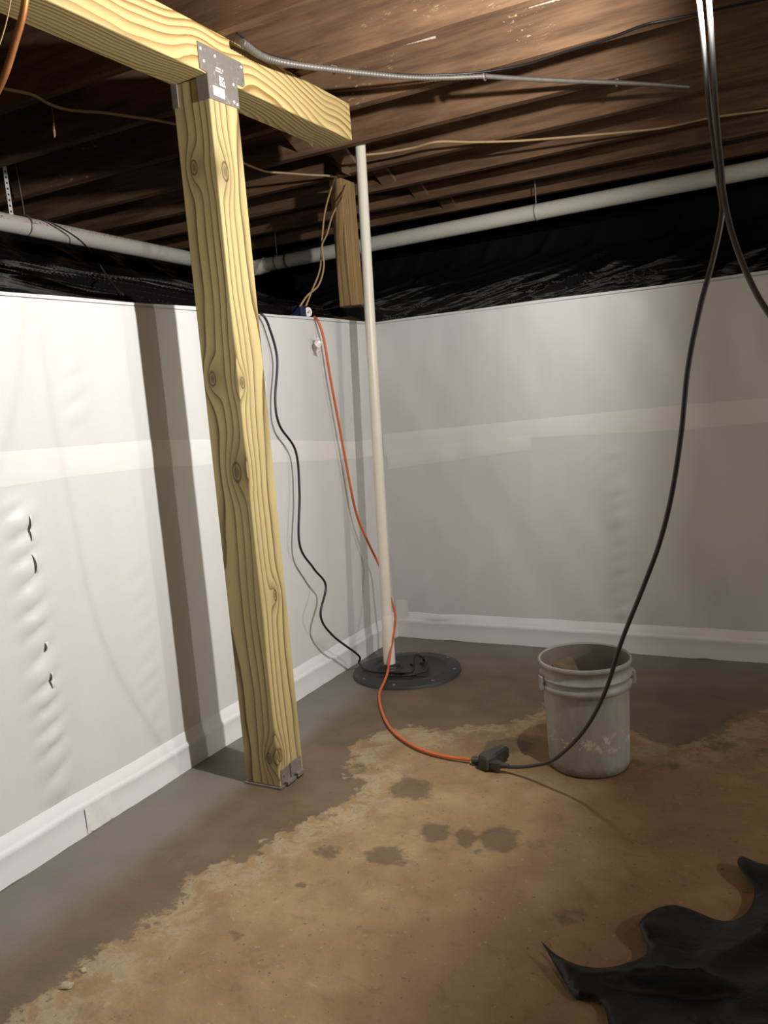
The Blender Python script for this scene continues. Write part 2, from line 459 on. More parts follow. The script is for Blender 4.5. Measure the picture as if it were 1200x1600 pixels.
for (px, py, rx, ry) in [(603, 1335, 34, 17), (680, 1300, 26, 15), (728, 1308, 16, 17), (780, 1310, 36, 21), (672, 1290, 14, 10), (640, 1232, 38, 18), (510, 1330, 34, 13), (405, 1326, 22, 14),
                         (248, 1441, 16, 9), (795, 1163, 40, 13), (560, 1200, 24, 12), (1000, 1190, 24, 9), (1130, 1165, 40, 14), (1185, 1175, 30, 12), (1050, 1195, 26, 10), (1150, 1120, 30, 12),
                         (360, 1460, 26, 12), (470, 1380, 12, 7), (890, 1430, 40, 20), (630, 1350, 6, 5), (740, 1330, 8, 5), (500, 1275, 20, 9), (960, 1135, 30, 12)]:
    cpt, ex, ey = onz((px, py)), onz((px + rx, py)), onz((px, py - ry))
    u, v_ = np.array((ex - cpt)[:2]), np.array((ey - cpt)[:2])
    A = np.linalg.inv(np.stack([u, v_], 1)); q = (P - np.array(cpt[:2])) @ A.T
    spot = np.maximum(spot, np.clip(1.45 - np.linalg.norm(q, axis=1), 0, 1) * (1.0 if (py in (1335, 1300, 1308, 1310, 1163) or px == 640) else 0.62))
zf = np.array([nz(x * 2.1, y * 2.1, 0) * 0.004 + nz(x * 9, y * 9, 3) * 0.0012 - 0.003 for x, y in P])
nxg, nyg = len(gx), len(gy)
F = [[j * nxg + i, j * nxg + i + 1, (j + 1) * nxg + i + 1, (j + 1) * nxg + i] for j in range(nyg - 1) for i in range(nxg - 1)]
floor = link('floor', [(p[0], p[1], z) for p, z in zip(P, zf)], F, M['floor'], smooth=True)
for nm, arr in (('wet', wet), ('patch', patch), ('spot', spot)):
    at = floor.data.attributes.new(nm, 'FLOAT', 'POINT'); at.data.foreach_set('value', arr.astype(np.float32))
tag(floor, 'tan concrete basement floor, dark and damp along the white walls', kind='structure')

# liner relief ------------------------------------------------------
def pucker(t, z, tc, wd, z0, z1, seed, amp):
    """a vertical seam where the lining is gathered into cross pleats"""
    if z < z0 - .03 or z > z1 + .03: return 0.0
    e = math.exp(-((t - tc) / wd) ** 2)
    if e < 0.02: return 0.0
    f = min(1, max(0, (z - z0) / 0.04)) * min(1, max(0, (z1 - z) / 0.04))
    zz = z * 13.5 + 0.5 * nz(z * 5, seed, 0) - 0.25 * (t - tc) / wd
    s = abs(math.sin(math.pi * zz)) ** 0.55
    k = math.floor(zz)
    return amp * e * f * (s - 0.15) * (0.75 + 0.6 * nz(k * 1.7, seed + 5, 0.3))
def relief_left(y, z):
    h = 0.006 * nz(y * 1.6, z * 0.8, 1) + 0.003 * nz(y * 5, z * 1.2, 4) + 0.0012 * nz(y * 14, z * 9, 8)
    h += pucker(y, z, 1.592, 0.045, 0.13, 1.08, 1, 0.020)
    h += pucker(y, z, 1.850, 0.045, 1.24, 1.55, 2, 0.008)
    h += pucker(y, z, 2.010, 0.045, 0.15, 0.85, 3, 0.0045)
    h += pucker(y, z, 3.10, 0.05, 0.15, 1.5, 3, 0.003)
    h += 0.004 * math.sin(y * 19 + 1.5 * nz(y, z, 3)) * max(0, min(1, (y - 2.9) * 2))
    h += 0.004 * math.exp(-((z - 1.24 - 0.03 * nz(y * 3, 0, 2)) / 0.012) ** 2) * max(0, nz(y * 8, 1, 1))
    return h
def relief_back(x, z):
    h = 0.012 * nz(x * 1.5, z * 0.9, 11) + 0.008 * nz(x * 5 + z * 2.5, z * 1.6, 14) + 0.003 * nz(x * 11 - z * 3, z * 2.5, 24) + 0.0012 * nz(x * 13, z * 8, 18)
    h += pucker(x, z, -0.855, 0.045, 0.14, 0.97, 6, 0.011)
    d = (x + 1.95) - (z - 0.2) * 0.9
    h += 0.011 * math.exp(-((d) / 0.05) ** 2) * max(0, min(1, (0.6 - z) * 3)) + 0.010 * math.exp(-((d - 0.22) / 0.07) ** 2) * max(0, min(1, (0.55 - z) * 3))
    return h
def lined_wall(name, pt, length0, length1, cell, relief, nrm):
    nu = int((length1 - length0) / cell) + 1; nv = int(ZW / cell) + 1
    V, F = [], []
    for j in range(nv):
        z = ZW * j / (nv - 1)
        for i in range(nu):
            t = length0 + (length1 - length0) * i / (nu - 1)
            e = min(1, (ZW - z) / 0.05, z / .05)
            wav = 0.006 * nz(t * 2.2, 3, 7) if j == nv - 1 else 0
            p = Vector(pt(t, z + wav)) + Vector(nrm) * (relief(t, z) * max(0.25, e)); V.append(p)
    F = [[j * nu + i, j * nu + i + 1, (j + 1) * nu + i + 1, (j + 1) * nu + i] for j in range(nv - 1) for i in range(nu - 1)]
    n0 = len(V)      # the block wall behind the lining
    for (t, z) in ((length0, 0), (length1, 0), (length1, ZW - .004), (length0, ZW - .004)):
        V.append(Vector(pt(t, z)) - Vector(nrm) * 0.015); V.append(Vector(pt(t, z)) - Vector(nrm) * 0.12)
    for a in range(4):
        b = (a + 1) % 4
        F.append([n0 + 2 * a, n0 + 2 * b, n0 + 2 * b + 1, n0 + 2 * a + 1])
    F.append([n0 + 1, n0 + 3, n0 + 5, n0 + 7])
    return link(name, V, F, M['liner'], smooth=True)
wall_left = tag(lined_wall('wall_left', lambda t, z: (XL, t, z), YF, YB + 0.02, 0.0135, relief_left, (1, 0, 0)),
    'white plastic lining on the knee wall behind the yellow timber post', kind='structure')
wall_back = tag(lined_wall('wall_back', lambda t, z: (t, YB, z), XL - 0.02, XR, 0.016, relief_back, (0, -1, 0)),
    'white plastic lining on the knee wall behind the bucket', kind='structure')
wall_right = tag(link('wall_right', *box((XR, YF - .1, 0), (XR + .1, YB + BANK + .1, ZC)), M['liner']), 'pale wall at the open side of the basement', kind='structure')
wall_front = tag(link('wall_front', *box((XL - BANKL - .1, YF - .1, 0), (XR + .1, YF, ZC)), M['liner']), 'pale wall at the near end of the basement', kind='structure')

def strip(name, pts, side, relief, w0, parent, lift=0.0016, mat='tape'):
    """tape stuck on a lined wall; pts = list of (t, z_low, z_high)"""
    V = []; n = 0; S = []
    for a, b in zip(pts[:-1], pts[1:]):
        k = max(2, int(abs(b[0] - a[0]) / 0.02))
        for i in range(k):
            f = i / k; S.append(tuple(a[q] + (b[q] - a[q]) * f for q in range(3)))
    S.append(pts[-1]); R = 7
    for (t, z0, z1) in S:
        for r in range(R):
            z = z0 + (z1 - z0) * r / (R - 1)
            h = relief(t, z) + lift * (0.3 if r in (0, R - 1) else 1)
            V.append((XL + h, t, z) if side == 'L' else (t, YB - h, z))
    F = [[i * R + r, (i + 1) * R + r, (i + 1) * R + r + 1, i * R + r + 1] for i in range(len(S) - 1) for r in range(R - 1)]
    return link(name, V, F, M[mat], parent, smooth=True)
def yz(p): q = onx(p, XL); return q.y, q.z
def xz(p): q = ony(p, YB); return q.x, q.z
def tape_left(px):
    r = []
    for (a, b) in px:
        ya, za = yz(a); yb_, zb = yz(b); r.append(((ya + yb_) / 2, min(za, zb), max(za, zb)))
    return r
def tape_back(px):
    r = []
    for (a, b) in px:
        ya, za = xz(a); yb_, zb = xz(b); r.append(((ya + yb_) / 2, min(za, zb), max(za, zb)))
    return r
tl = tape_left([((0, 706), (0, 762)), ((120, 697), (120, 744)), ((238, 687), (240, 731)), ((330, 686), (333, 726)), ((450, 688), (452, 722)), ((560, 690), (562, 716))])
tl = [(0.9, tl[0][1] + .02, tl[0][2] + .02)] + tl + [(YB - 0.01, tl[-1][1], tl[-1][2])]
strip('seam_tape', tl, 'L', relief_left, 0, wall_left)
tb = tape_back([((602, 678), (602, 712)), ((825, 656), (826, 684)), ((1061, 633), (1061, 672)), ((1200, 622), (1200, 660))])
tb = [(XL + 0.01, tb[0][1] + 0.0, tb[0][2])] + tb + [(1.6, tb[-1][1] + .05, tb[-1][2] + .05)]
strip('seam_tape', tb, 'B', relief_back, 0, wall_back)
strip('seam_tape', [(-2.03,) + (tape_back([((600, 703), (600, 734))])[0][1:])] + tape_back([((720, 690), (720, 718)), ((830, 678), (830, 703))]), 'B', relief_back, 0, wall_back, lift=0.003)
strip('seam_tape', [(XL + 0.012, 0.085, 0.20), (-1.97, 0.085, 0.20)], 'B', relief_back, 0, wall_back, lift=0.004)
# a patch of folded tape on the base strip of the left wall, and gaps behind the gathered seam
for (a, b) in (((38, 806), (46, 846)), ((47, 866), (53, 896)), ((70, 1003), (73, 1018)), ((76, 1050), (80, 1075))):
    (y0, z0), (y1, z1) = yz(a), yz(b)
    y0 = y1 = 1.613
    V = []; n = 15; lip = ((0.016, 0.0004), (0.010, 0.0045), (0.004, 0.0090), (-0.001, 0.0100))
    for i in range(n):
        t = i / (n - 1); z = z0 + (z1 - z0) * t; yy = y0 + 0.004 * nz(z * 12, 2, 2); k = math.sin(math.pi * t) ** 0.7
        for (dy, dh) in lip:
            V.append((XL + relief_left(yy + dy, z) + 0.0004 + dh * k, yy + dy, z))
    link('lining_lip', V, [[4 * i + j, 4 * i + j + 1, 4 * i + j + 5, 4 * i + j + 4] for i in range(n - 1) for j in range(3)], M['liner'], wall_left, smooth=True)
# base strips (the lining's foot, folded out onto the floor)
def base_strip(name, side, t0, t1, mat):
    prof = [(0.012, -0.004), (0.011, 0.04), (0.010, 0.078), (0.013, 0.087), (0.009, 0.094), (0.004, 0.10), (0.0005, 0.135), (-0.01, 0.137)]
    n = int((t1 - t0) / 0.025); V = []
    for i in range(n + 1):
        t = t0 + (t1 - t0) * i / n
        k = 0.5 + 0.5 * nz(t * 3.2, 5 if side == 'L' else 9, 1)
        for (d, z) in prof:
            h = d + 0.006 * k * (1 if z < 0.09 else 0.3) + (relief_left(t, z) if side == 'L' else relief_back(t, z)) * (0.3 if z < .1 else 1.0)
            zz = z + (0.006 * nz(t * 4, 2, 3) if z > 0.05 else 0) + (0.006 * max(0, nz(t * 9, 2, 8)) if z < 0 else 0)
            V.append((XL + h, t, zz) if side == 'L' else (t, YB - h, zz))
    m = len(prof)
    F = [[i * m + r, (i + 1) * m + r, (i + 1) * m + r + 1, i * m + r + 1] for i in range(n) for r in range(m - 1)]
    return link(name, V, F, mat, smooth=True)
tag(base_strip('baseboard_left', 'L', YF, YB, M['baseboard']), 'white lining strip along the foot of the wall behind the timber post', kind='structure')
bl = bpy.data.objects['baseboard_left']
(y0, _z), (y1, _z2) = yz((132, 1300)), yz((172, 1272))
V = []
for i in range(9):
    t = y0 + (y1 - y0) * i / 8
    for j, z in enumerate((0.0, 0.03, 0.06, 0.082)):
        k = 0.5 + 0.5 * nz(t * 3.2, 5, 1)
        V.append((XL + 0.0125 + 0.006 * k + relief_left(t, z) * .3 + .0015 + 0.0015 * math.sin(i * 1.1 + j), t, z + .003 * math.sin(i * 2.0)))
link('tape_patch', V, [[i * 4 + j, (i + 1) * 4 + j, (i + 1) * 4 + j + 1, i * 4 + j + 1] for i in range(8) for j in range(3)], M['tape'], bl)
tag(base_strip('baseboard_back', 'B', XL, XR, M['baseboard']), 'white lining strip along the foot of the wall behind the bucket', kind='structure')

# black sheeting over the earth ledge behind both knee walls ----------
def bank_z(t, deep):
    if t < 1.5: return ZW - 0.012 + 0.30 * t
    k = min(1, (t - 1.5) / (deep - 1.5)); return ZW - 0.012 + 0.45 + (ZC - ZW - 0.45) * k ** 1.6
GLINTS = []
def ridge(v): return max(0.0, 1 - abs(v) * 3.0)
def folds(x, y, sd):
    """sheeting: broad sags, long creases drawn up the slope, crinkles along the foot"""
    tl, tb = XL - x, y - YB
    if tb > tl: u, t = x - 0.45 * tb, tb
    else: u, t = 9.0 - y - 0.45 * tl, tl
    u2 = u + 0.10 * nz(u * 2, t * 2, 31)
    h = 0.022 * nz(x * 1.5, y * 1.5, sd)
    h += 0.020 * ridge(nz(u2 * 3.4, t * 0.8, sd + 2)) ** 2 + 0.009 * ridge(nz(u2 * 7.0, t * 1.3, sd + 5)) ** 2
    m = max(0.0, nz(u * 2.6, t * 2.6, 77)) * (1.6 if tb > tl else 0.5) * max(0, 1 - t / 0.9)
    for (gx_, gy_) in GLINTS:
        d2 = ((x - gx_) / 0.07) ** 2 + ((y - gy_) / 0.11) ** 2
        if d2 < 4: h += 0.022 * math.exp(-d2) * (ridge(nz(u * 24, t * 12, 3)) ** 1.5 + 0.5 * nz(x * 30, y * 30, 5))
    return h + 0.016 * m * ridge(nz(u * 13 + nz(t * 9, u * 3, 2), t * 6, sd + 9)) ** 2
V, F = [], []
def wing(fn, nu, nv, deep):
    b = len(V)
    for j in range(nv):
        t = -0.006 + (deep + 0.006) * (j / (nv - 1))
        for i in range(nu): V.append(fn(i / (nu - 1), t))
    F.extend([[b + j * nu + i, b + j * nu + i + 1, b + (j + 1) * nu + i + 1, b + (j + 1) * nu + i] for j in range(nv - 1) for i in range(nu - 1)])
PROP_Y = 3.885
_pp = ony((549, 476), PROP_Y)            # the sheeting is bunched up round the foot of a prop
def bank_h(x, y):
    tl, tb = XL - x, y - YB
    zl, zb = (bank_z(max(0, tl), BANKL) if tl > -.02 else -9), (bank_z(max(0, tb), BANK) if tb > -.02 else -9)
    t = max(tl, tb); f = min(1, max(0, t) / 0.10)
    g = min(1.0, max(0.0, 1.7 - max(abs(x - _pp.x + .035), abs(y - _pp.y - .07)) / 0.13)); g = g * g * (3 - 2 * g)
    h = max(zl, zb) + (folds(x, y, 20) - 0.02) * f * (1 if max(zl, zb) < ZC - .12 else 0.1)
    return h + (_pp.z - .006 - h) * g * min(1, max(0, t) / 0.03)
def on_bank(p, off=0.012):
    """first point of a pixel's ray that comes within off of the sheeting"""
    d = ray(p); t = 1.0
    while t < 9:
        q = CAM + d * t
        if (q[0] < XL or q[1] > YB) and q[2] < bank_h(q[0], q[1]) + off: return Vector(q)
        t += 0.01
    return Vector(CAM + d * 6)
GLINTS = [tuple(on_bank(p)[:2]) for p in ((613, 424), (650, 440), (735, 395), (775, 405), (850, 445), (905, 430), (935, 392), (1000, 425), (470, 450), (1085, 250))]
def left_pt(u, t):
    y = YF + (YB + t * BANK / BANKL - YF) * u ** 0.6; return (XL - t, y, bank_h(XL - t, y))
def back_pt(u, t):
    x0 = XL - t * BANKL / BANK; x = x0 + (XR - x0) * u ** 1.5; return (x, YB + t, bank_h(x, YB + t))
wing(left_pt, 520, 150, BANKL)
wing(back_pt, 520, 140, BANK)
poly_sheet = link('plastic_sheeting', V, F, M['poly'], smooth=True)
tag(poly_sheet, 'wrinkled glossy black plastic sheeting above the white wall lining', 'plastic sheeting')
# foundation walls behind the ledge
tag(link('wall_outer_left', *box((XL - BANKL - .12, YF, 0), (XL - BANKL - .02, YB + BANK + .1, ZC)), M['foundation']), 'foundation wall beyond the black sheeting on the side', kind='structure')
tag(link('wall_outer_back', *box((XL - BANKL - .12, YB + BANK + .02, 0), (XR, YB + BANK + .12, ZC)), M['foundation']), 'foundation wall beyond the black sheeting at the back', kind='structure')

# ceiling: subfloor planks on joists ----------------------------------
ceiling = tag(link('ceiling', *box((XL - BANKL - .12, YF, ZC + .019), (XR, YB + BANK + .12, ZC + .05)), M['subfloor']), 'dark wooden floor structure of bare joists overhead', kind='structure')
k = 0; yy = YB + BANK
while yy > YF:
    a = max(YF, yy - 0.14)
    link('subfloor_plank', *box((XL - BANKL - .1, a + .003, ZC), (XR, yy, ZC + .018)), M['subfloor'], ceiling); yy = a
J0, JS, JT = 2.230, 0.418, 0.045
joist_y = [J0 + JS * k for k in range(-11, 8)]
m_chalk = None
def far_face_px(a, b, y):
    p, q = ony(a, y), ony(b, y); return p, q
ychalk = J0 + 2 * JS - JT
s1, s2 = ony((606, 74), ychalk), ony((682, 57), ychalk)
s3, s4 = ony((825, 10), ychalk), ony((885, -6), ychalk)
M['joist_chalk'] = old_wood('joist_wood_scraped', (0.205, 0.118, 0.066), (0.10, 0.056, 0.031),
    [(s1.x, s1.z, s2.x, s2.z, 0.007), (s3.x, s3.z, s4.x, s4.z, 0.008)], flakes=0.8)
M['joist_near'] = old_wood('joist_wood_near', (0.205, 0.118, 0.066), (0.10, 0.056, 0.031), flakes=0.35)
for k, y in enumerate(joist_y):
    kk = k - 11
    mt = M['joist_chalk'] if kk == 2 else M['joist_near'] if kk in (0, 1) else M['joist']
    dz = 0.006 * nz(k * 3.3, 1, 1); n = 40
    V = []; x0, x1 = XL - BANKL - .1, XR - .02
    for i in range(n + 1):
        x = x0 + (x1 - x0) * i / n; wv = 0.004 * nz(x * 1.3, k * 5.1, 2); wb = 0.0025 * nz(x * 5, k * 2.2, 6)
        for (dy, z) in ((-JT, ZJ + dz + wb), (-JT, ZC), (0, ZC), (0, ZJ + dz + wb * .7), ):
            V.append((x, y + dy + wv, z))
    F = [[i * 4 + a, i * 4 + (a + 1) % 4, (i + 1) * 4 + (a + 1) % 4, (i + 1) * 4 + a] for i in range(n) for a in range(4)] + [[3, 2, 1, 0], [n * 4, n * 4 + 1, n * 4 + 2, n * 4 + 3]]
    link('joist', V, F, mt, ceiling)
# cross bridging between the far joists
for k in range(2, 7):
    ya, yb2 = J0 + JS * k, J0 + JS * (k + 1) - JT
    for s, xo in ((1, 0.0), (-1, 0.032)):
        z0, z1 = (ZJ + .03, ZC - .03) if s > 0 else (ZC - .03, ZJ + .03)
        link('bridging_board', *board((-2.16 + xo, ya, z0), (-2.16 + xo, yb2, z1), 0.020, 0.085, up=(0, 0.3, 1)), M['bridging'], ceiling)
        link('bridging_board', *board((0.6 + xo, ya, z0), (0.6 + xo, yb2, z1), 0.020, 0.085, up=(0, 0.3, 1)), M['bridging'], ceiling)

# ------------------------------------------------------------------ timber post and beam
ZB = 2.262                       # underside of the beam
post = tag(empty('timber_post', (PX, PY, 0)), 'yellow square pressure treated timber post standing on the damp floor', 'post')
def timber_mesh(a, b, bev=0.004): return box(a, b, bev)
sh = link('shaft', *timber_mesh((PX - .07, PY - .07, 0.006), (PX + .07, PY + .07, ZB - 0.002)), M['post'], post, origin=(PX, PY, 0))
# cap brackets: a T shaped plate on each side face, ears folded round the near face
def tplate(xf, sgn):
    yl, yr = PY - .07, PY + .07
    out = [(yl - .002, ZB - .070), (yr + .002, ZB - .066), (yr + .002, ZB + .008), (yr + .034, ZB + .008), (yr + .042, ZB + .016), (yr + .042, ZB + .072), (yr + .034, ZB + .080), (yl - .035, ZB + .080), (yl - .035, ZB + .004), (yl - .002, ZB + .002)]
    a, b = xf, xf + sgn * 0.003
    V = [(a, y, z) for y, z in out] + [(b, y, z) for y, z in out]; n = len(out)
    F = [list(range(n)), list(range(n, 2 * n))[::-1]] + [[i, (i + 1) % n, n + (i + 1) % n, n + i] for i in range(n)]
    return V, F
for sgn in (1, -1):
    xf = PX + sgn * 0.0705
    V, F = tplate(xf, sgn)
    xe = PX + sgn * .07
    ear = box((xe - (0.040 if sgn > 0 else -0.0), PY - .0735, ZB - .070), (xe + (0.0025 if sgn > 0 else 0.022), PY - .0705, ZB - .002))
    pl = link('cap_plate', *merge((V, F), ear), M['galv'], post)
    for (y, z) in ((PY - .095, ZB + .062), (PY - .085, ZB + .03), (PY + .085, ZB + .055), (PY + .10, ZB + .066), (PY + .105, ZB + .028), (PY + .045, ZB - .052), (PY + .06, ZB - .056), (PY + .01, ZB - .01), (PY - .03, ZB + .06), (PY + .05, ZB + .0)):
        nh = link('nail_head', *disc((xf + sgn * .003, y, z), (sgn, 0, 0), 0.0042, 0.0018), M['label'] if random.random() < .45 else M['galv']); sub(pl, nh); nh.location = Vector((0, 0, 0))
    if sgn > 0:
        f = xf + .0036
        for nm, parts in (('sticker', [((PY - .052, ZB - .056), (PY + .002, ZB - .028))]),
                          ('stamped_mark', [((PY - .028, ZB + .026), (PY - .006, ZB + .0295)), ((PY - .032, ZB + .018), (PY - .002, ZB + .0215)), ((PY + .001, ZB + .024), (PY + .005, ZB + .030)),
                                            ((PY - .018, ZB - .016), (PY - .012, ZB + .008)), ((PY - .008, ZB - .016), (PY - .002, ZB + .004)), ((PY - .018, ZB - .020), (PY + .010, ZB - .015)), ((PY - .012, ZB + .001), (PY + .004, ZB + .006)), ((PY + .003, ZB - .013), (PY + .008, ZB - .004)), ((PY - .012, ZB - .009), (PY + .006, ZB - .006))])):
            V, F = merge(*[box((f - .0006, a[0], a[1]), (f, b[0], b[1])) for a, b in parts])
            q = link(nm, V, F, M['label']); sub(pl, q)
# the children of cap plates were built in world space: give them the plate's own offset back
# base bracket on the right face
bx = PX + .0705
q = link('base_bracket', *merge(box((bx, PY - .062, 0.012), (bx + .003, PY - .012, 0.062), 0.001), box((bx + .001, PY - .008, 0.016), (bx + .005, PY + .055, 0.066), 0.001),
         box((PX - .075, PY - .075, 0.0), (bx + .004, PY + .074, 0.006), 0.001)), M['galv'], post)
link('base_bracket_tab', *merge(box((bx + .002, PY - .045, 0.004), (bx + .016, PY + .005, 0.016), 0.002), box((bx + .004, PY + .012, 0.006), (bx + .018, PY + .05, 0.022), 0.002)), M['galv'], post)
link('nail_head', *disc((bx + .003, PY - .045, 0.038), (1, 0, 0), 0.006, 0.002), M['galv'], post)

BY0, BY1 = -0.6, 2.982
beam = tag(empty('timber_beam', (PX, BY0, ZB)), 'yellow pressure treated timber beam lying across the top of the post', 'beam')
link('beam_timber', *timber_mesh((PX - .07, BY0, ZB), (PX + .07, BY1, ZB + .1365)), M['beam'], beam, origin=(PX, 1.6, ZB))

# dark prop on the ledge in the far corner
pb = ony((549, 476), PROP_Y)
prop = tag(empty('wooden_prop', (pb.x - .035, pb.y + .07, pb.z)), 'short brown wooden prop between black sheeting and joists', 'post')
V, F = box((pb.x - .072, pb.y, pb.z - .002), (pb.x, pb.y + .14, ZJ - .003), 0.003)
link('prop_timber', V, F, M['post_old'], prop, origin=(pb.x - .035, pb.y + .07, pb.z))
a, b = ony((518, 240), pb.y - .04), ony((545, 268), pb.y - .04)
link('knee_brace', *board(a, b, 0.075, 0.035, up=(0, 1, 0)), M['bridging'], prop)

# ------------------------------------------------------------------ pipes
# sump lid and discharge pipe
lid_c = Vector((-1.740, 3.300, 0.0))
lid = tag(empty('sump_pit_cover', lid_c), 'round black sump pit lid set in the floor beneath the white pipe', 'pit cover')
link('lid_plate', *lathe([(0.0005, 0.016), (0.17, 0.016), (0.175, 0.019), (0.20, 0.019), (0.205, 0.015), (0.245, 0.014), (0.25, 0.010), (0.251, -0.01)], lid_c, 72), M['lid'], lid, smooth=True)
pb0 = onz((609, 1041), 0.02)
pt0 = onz((563, 230), 2.405)
link('access_plate', *merge(lathe([(0.0005, 0.022), (0.060, 0.022), (0.064, 0.016)], (pb0.x, pb0.y, 0), 40), box((lid_c.x - .05, lid_c.y - .09, .014), (lid_c.x + .16, lid_c.y - .085, .019))), M['lid'], lid)
link('pipe_seal', *lathe([(0.052, 0.018), (0.050, 0.03), (0.040, 0.036), (0.030, 0.036), (0.026, 0.03)], (pb0.x, pb0.y, 0), 32), M['black_rubber'], lid, smooth=True)
for a in range(8):
    an = a * math.pi / 4 + .2
    link('lid_bolt', *disc((lid_c.x + .225 * math.cos(an), lid_c.y + .225 * math.sin(an), .014), (0, 0, 1), .007, .004, 8), M['galv'], lid)
c2 = onz((662, 1033), 0.03)
link('cord_gland', *disc((c2.x, c2.y, .016), (0, 0, 1), .018, .014, 14), M['lid'], lid)
link('cord_gland', *disc((c2.x - .05, c2.y - .02, .016), (0, 0, 1), .012, .008, 12), M['lid'], lid)
sp = tag(empty('sump_discharge_pipe', pb0), 'thin white plastic pipe rising upright from the sump lid to the joists', 'pipe')
def along(t): return pb0 + (pt0 - pb0) * t
link('pipe_length', *tube([along(0.07), along(1.08)], 0.0241, 24, smoothp=False), M['pvc'], sp, smooth=True)
link('lower_pipe', *tube([along(-0.005), along(0.074)], 0.0275, 24, smoothp=False), M['pvc'], sp, smooth=True)
link('coupling', *tube([along(0.052), along(0.054), along(0.098), along(0.1)], [0.0245, 0.0262, 0.0262, 0.0245], 24, smoothp=False), M['pvc'], sp, smooth=True)

# horizontal drain pipe at the back
y_dp = 4.93
a, b = ony((404, 416), y_dp), ony((1200, 261), y_dp)
d = (b - a)
dp = tag(empty('drain_pipe', a), 'long white plastic drain pipe hung before the black sheeting above the bucket wall', 'pipe')
link('pipe_length', *tube([a, a + d * .33, b, b + d * .9], 0.046, 24, smoothp=False), M['pvc'], dp, smooth=True)
link('elbow', *tube([Vector((-3.52, 4.85, 2.222)), Vector((-3.519, 4.88, 2.226)), Vector((-3.505, 4.91, 2.232)), Vector((-3.47, 4.929, 2.24)), a + d * .02], 0.052, 24), M['pvc'], dp, smooth=True)
cpl = a + d * 0.075
link('joint_ring', *tube([cpl - d.normalized() * .005, cpl + d.normalized() * .012], 0.0475, 24, smoothp=False), M['galv'], dp, smooth=True)
for t in (0.05, 0.62, 1.15):
    c = a + d * t
    link('pipe_hanger', *merge(tube([c + Vector((0, 0, .045)), Vector((c.x, c.y, ZC - .02))], 0.004, 8, smoothp=False),
        tube([c + Vector((0, math.cos(q) * .048, math.sin(q) * .048)) for q in np.linspace(0, 2 * math.pi, 20)], 0.003, 6, smoothp=False)), M['galv'], dp)
# printed pipe along the left ledge
x_lp = -3.52
a, b = onx((0, 346), x_lp), onx((297, 404.5), x_lp)
d = b - a
lp = tag(empty('drain_pipe', a), 'white plastic drain pipe with red print above the post side wall', 'pipe')
dl = d.normalized()
link('pipe_length', *tube([a - d * 1.3, b, Vector((x_lp, 4.845, 2.215))], 0.045, 24, smoothp=False), M['pvc_print'], lp, smooth=True, origin=a)
# hangers: perforated strap and wire clip
c = onx((40, 352), x_lp)
link('pipe_clamp', *merge(tube([c + Vector((math.cos(q) * .0475, 0, math.sin(q) * .0475)) for q in np.linspace(0, 2 * math.pi, 24)], 0.005, 8, smoothp=False)), M['galv'], lp, smooth=True)
link('hanger_wire', *tube([c + Vector((0, 0, .045)), onx((36, 320), x_lp), onx((24, 255), x_lp), onx((12, 195), x_lp), onx((8, 170), x_lp)], 0.0022, 6), M['galv'], lp, smooth=True)
s0, s1_ = onx((18, 335), x_lp + .03), onx((-2, 200), x_lp + .03)
V, F = [], []; nst = 15
dirs = (s1_ - s0) / nst; sd = Vector((0, 1, 0)) * 0.011
for i in range(nst):          # a ladder of small frames makes the punched holes
    p, q2 = s0 + dirs * i, s0 + dirs * (i + 1)
    hole = [(p * .68 + q2 * .32) - sd * .45, (p * .68 + q2 * .32) + sd * .45, (p * .32 + q2 * .68) + sd * .45, (p * .32 + q2 * .68) - sd * .45]
    outr = [p - sd, p + sd, q2 + sd, q2 - sd]; b0 = len(V); V += outr + hole
    F += [[b0 + k2, b0 + (k2 + 1) % 4, b0 + 4 + (k2 + 1) % 4, b0 + 4 + k2] for k2 in range(4)]
st = link('perforated_strap', V, F, M['label'], lp)
md = st.modifiers.new('thickness', 'SOLIDIFY'); md.thickness = 0.0015

# copper pipe close to the camera at the top
cp_pts = [ony((44, -60), 1.30), ony((38, 10), 1.30), ony((24, 65), 1.30), ony((4, 125), 1.30), ony((-30, 190), 1.31)]
rr = 0.0075
cpp = tag(link('copper_pipe', *tube(cp_pts, rr, 16), M['copper'], smooth=True), 'bent tarnished copper tube hanging beside the near end of the beam', 'pipe')
tag(link('loose_wire', *tube([ony((22, -40), 1.36), ony((14, 15), 1.36), ony((4, 55), 1.36), ony((-12, 100), 1.36)], 0.0014, 6), M['beige'], smooth=True), 'thin pale wire hanging next to the copper tube', 'wire')

# ------------------------------------------------------------------ cables
ZK = ZJ - 0.012
def cable(name, pts, r, mat, label, cat='cable', seg=8, **kw):
    o = link(name, *tube(pts, r, seg, **kw), mat, smooth=True)
    return tag(o, label, cat)
# armoured conduit and black cable under the joists
cpx = [(378, 66), (410, 88), (450, 99), (515, 108), (575, 115), (640, 121), (700, 121.5), (757, 119)]
pts = [onz(p, ZK - .018) for p in cpx]
P2 = smooth_path(pts, 14); n = 0
conduit = tag(empty('armoured_conduit', pts[0]), 'grey ribbed metal conduit sagging from the beam along the joists', 'conduit')
fine = []
for i in range(len(P2) - 1):
    m_ = max(1, int((P2[i + 1] - P2[i]).length / 0.0032))
    fine += [P2[i].lerp(P2[i + 1], q / m_) for q in range(m_)]
link('ribbed_sleeve', *tube(fine, 0.009, 10, smoothp=False, prof=lambda i, n: (0.0125 - .0035 * i / n) * (1.0 if i % 3 else 0.80)), M['conduit'], conduit, smooth=True)
link('conduit_tube', *tube([onz(p, ZK - .010) for p in ((757, 119), (800, 122), (880, 126), (963, 129), (1020, 132), (1075, 136))], 0.0085, 10), M['conduit'], conduit, smooth=True)
